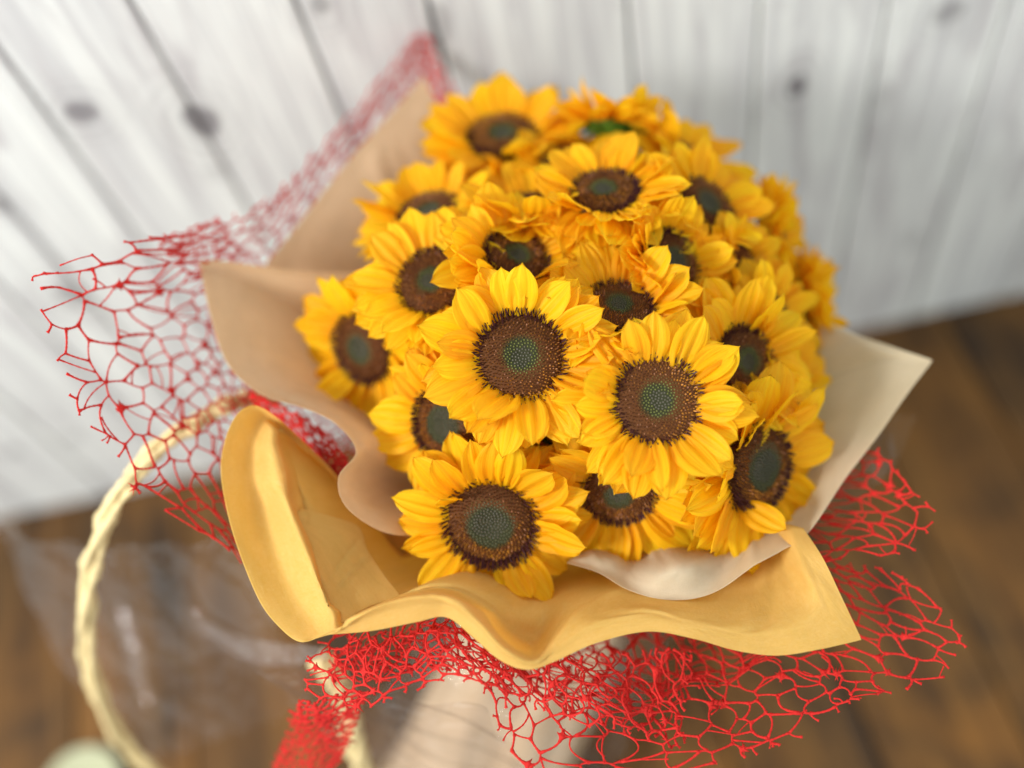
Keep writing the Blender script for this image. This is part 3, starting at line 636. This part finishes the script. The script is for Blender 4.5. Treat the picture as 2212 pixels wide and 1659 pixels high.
# ------------------------------------------------------------------ sleeve, cords, clear film
def sleeve():
    """pleated kraft paper sleeve round the stems, leaning towards us, standing on the table"""
    A, B = NECK + np.array([0, -.015, .03]), FOOT
    ax = (A - B) / np.linalg.norm(A - B); e1 = np.cross(ax, np.array([0, 1.0, 0])); e1 /= np.linalg.norm(e1); e2 = np.cross(ax, e1)
    V, F = [], []; na = 72; q = random.Random(5); phs = [q.uniform(0, 6.28) for _ in range(4)]
    prof = [(.094, .012), (.088, .10), (.080, .26), (.072, .45), (.064, .64), (.058, .82), (.062, 1.0)]
    full = prof + [(r_ - .0012, t) for r_, t in prof[::-1]]
    for (r_, t) in full:
        for k in range(na):
            a = 2*math.pi*k/na; fo = .010 * abs(math.sin(a*5 + phs[0] + t)) + .005 * abs(math.sin(a*9 + phs[1] - 2*t)) - .008 + .002 * math.sin(a*4 + 9*t + phs[2])
            p = B + (A - B) * t + (e1 * math.cos(a) + e2 * math.sin(a)) * (r_ + fo)
            p[2] = max(p[2], .0012 + .0006 * (k % 2)) if t < .2 else p[2]; V.append(p - B)
    for i in range(len(full) - 1):
        for k in range(na): F.append((i*na+k, i*na+(k+1) % na, (i+1)*na+(k+1) % na, (i+1)*na+k))
    o = link('paper_sleeve', mesh('paper_sleeve', V, F, M_BAG)); o.location = Vector(B)
    tag(o, 'pleated kraft paper sleeve around the stems below the red net', 'paper sleeve')
    return o
sleeve()
def cord(pts, rad, n, turns, base):
    P = np.array(spline(pts, n)); out = []
    T = np.gradient(P, axis=0); T /= np.linalg.norm(T, axis=1, keepdims=True); ref = np.array([0.1, 0, 1.0])
    for ph in (0, 2.09, 4.19):
        pl, rl = [], []
        for i in range(n):
            e1 = np.cross(T[i], ref); e1 /= np.linalg.norm(e1); e2 = np.cross(T[i], e1); a = 2*math.pi*turns*i/n + ph
            k = 1 + .16 * math.sin(i * .21 + ph) + .10 * math.sin(i * .57)
            pl.append(P[i] + (e1 * math.cos(a) + e2 * math.sin(a)) * rad * .62 * k - base); rl.append(rad * (.52 + .10 * math.sin(i * .9 + ph) + .07 * math.sin(i * 2.3)) * k)
        out.append(tube(pl, rl, 7))
    V, F = [], []
    for v, f in out: o = len(V); V += v; F += [tuple(o + k for k in ff) for ff in f]
    return mesh('cord', V, F, M_CORD)
hb = FOOT + np.array([-.03, 0, 0])
hd = empty('cord_handle', Matrix.Translation(Vector(hb))); tag(hd, 'loop of twisted straw-coloured paper cord curving out beside the ochre paper', 'handle')
left = [at(700, 860, .80), at(610, 855, .745), at(540, 862, .712), at(470, 885, .690), at(380, 935, .674), at(300, 1012, .668), at(246, 1095, .676), at(206, 1190, .696), at(186, 1300, .728), at(187, 1410, .772), at(216, 1510, .82), at(268, 1600, .87), at(345, 1680, .92), at(470, 1765, .97), at(640, 1800, .99), at(840, 1780, .99)]
link('cord', cord(left, .0060, 190, 3, hb), hd)
near = [at(690, 1420, .72), at(725, 1470, .72), at(748, 1530, .74), at(762, 1600, .78), at(790, 1680, .83), at(860, 1740, .88)]
link('cord', cord(near, .0075, 90, 3, hb), hd)
fm = empty('cellophane', Matrix.Translation(Vector(NECK))); tag(fm, 'clear crinkled cellophane sheet hanging loosely outside the papers and red net', 'cellophane')
def film(rows, nu, nv, seed, amp=.004):
    o = sheet('film_panel', Patch(rows), [M_FILM], nu, nv, seed=seed, amp=amp, thick=0, vpow=1.0); o.parent = fm; o.matrix_parent_inverse = Matrix.Translation(-Vector(NECK)); return o
film([[(-40,1120,.83),(90,1165,.80),(230,1180,.77),(370,1178,.73),(500,1165,.69)],
      [(10,1190,.85),(140,1240,.82),(290,1260,.79),(430,1250,.75),(560,1240,.70)],
      [(120,1400,.90),(250,1420,.86),(380,1420,.82),(500,1400,.78),(620,1390,.73)],
      [(330,1640,.95),(420,1610,.92),(520,1580,.88),(620,1540,.84),(720,1500,.79)]], 60, 40, 3)
film([[(520,1405,.66),(640,1440,.64),(760,1480,.63),(900,1510,.62),(1050,1530,.61)],
      [(600,1470,.70),(700,1510,.69),(820,1550,.68),(950,1580,.67),(1090,1590,.66)],
      [(700,1560,.78),(800,1600,.77),(900,1640,.76),(1000,1670,.75),(1150,1660,.74)],
      [(800,1640,.86),(880,1690,.86),(960,1740,.86),(1060,1760,.86),(1200,1740,.86)]], 60, 36, 5, .006)
film([[(1980,900,.70),(1940,990,.69),(1880,1060,.68),(1800,1130,.67)],
      [(1900,900,.71),(1860,980,.70),(1800,1060,.69),(1740,1120,.68)],
      [(1760,920,.74),(1740,980,.73),(1700,1040,.72),(1660,1090,.71)]], 24, 16, 7, .002)
# film wound loosely round the sleeve
V, F = [], []; na, nh = 90, 30; A_, B_ = NECK + np.array([0, -.015, .02]), FOOT; ax_ = (A_ - B_) / np.linalg.norm(A_ - B_); q1 = np.cross(ax_, np.array([0, 1.0, 0])); q1 /= np.linalg.norm(q1); q2 = np.cross(ax_, q1)
for j in range(nh + 1):
    t = .12 + .88 * j / nh
    for k in range(na):
        a = 2*math.pi*k/na; r_ = .125 - .035 * t + .006 * abs(math.sin(a*6 + t*5)) + .004 * math.sin(a*11 - t*14) + .003 * math.sin(a*23 + t*31)
        V.append(B_ + (A_ - B_) * t + (q1 * math.cos(a) + q2 * math.sin(a)) * r_)
for j in range(nh):
    for k in range(na): F.append((j*na+k, j*na+(k+1) % na, (j+1)*na+(k+1) % na, (j+1)*na+k))
fw_ = link('film_panel', mesh('film_panel', V, F, M_FILM), fm); fw_.matrix_parent_inverse = Matrix.Translation(-Vector(NECK))
M_STRIP = film_mat('folded_film_glint', 0.08)
st = sheet('film_fold_glint', Patch([[(380,1310,.86),(450,1345,.82),(530,1378,.76),(610,1390,.70),(700,1400,.64)], [(384,1316,.862),(455,1375,.825),(535,1428,.765),(620,1436,.705),(710,1425,.645)]]), [M_STRIP], 40, 6, seed=9, amp=.001, thick=0, vpow=1); st.parent = fm; st.matrix_parent_inverse = Matrix.Translation(-Vector(NECK))
st = sheet('film_fold_glint', Patch([[(250,1300,.90),(262,1370,.90),(285,1450,.90),(320,1530,.90)], [(258,1300,.90),(297,1365,.90),(314,1440,.90),(324,1528,.90)]]), [M_STRIP], 30, 6, seed=10, amp=.001, thick=0, vpow=1); st.parent = fm; st.matrix_parent_inverse = Matrix.Translation(-Vector(NECK))  # upright highlight on the cellophane, put in as a pale hazy strip
# small pale dish on the table at the edge of the view
dc = on_table(190, 1712)
V, F = [], []; na = 40; prof = [(.020, .0005), (.024, .004), (.036, .009), (.046, .016), (.048, .018), (.046, .018), (.035, .0115), (.022, .007), (.0, .0065)]
for (r_, z) in prof:
    for k in range(na): V.append((r_ * math.cos(2*math.pi*k/na), r_ * math.sin(2*math.pi*k/na), z))
for i in range(len(prof) - 1):
    for k in range(na): F.append((i*na+k, i*na+(k+1) % na, (i+1)*na+(k+1) % na, (i+1)*na+k))
F.append(tuple(range(na))[::-1])
dish = link('dish', mesh('dish', V, F, plain('glaze', srgb(176, 178, 146), 0.6, 0.3, 0.08, 20))); dish.location = Vector(dc)
tag(dish, 'small pale green dish on the dark table beside the cord handle', 'dish')
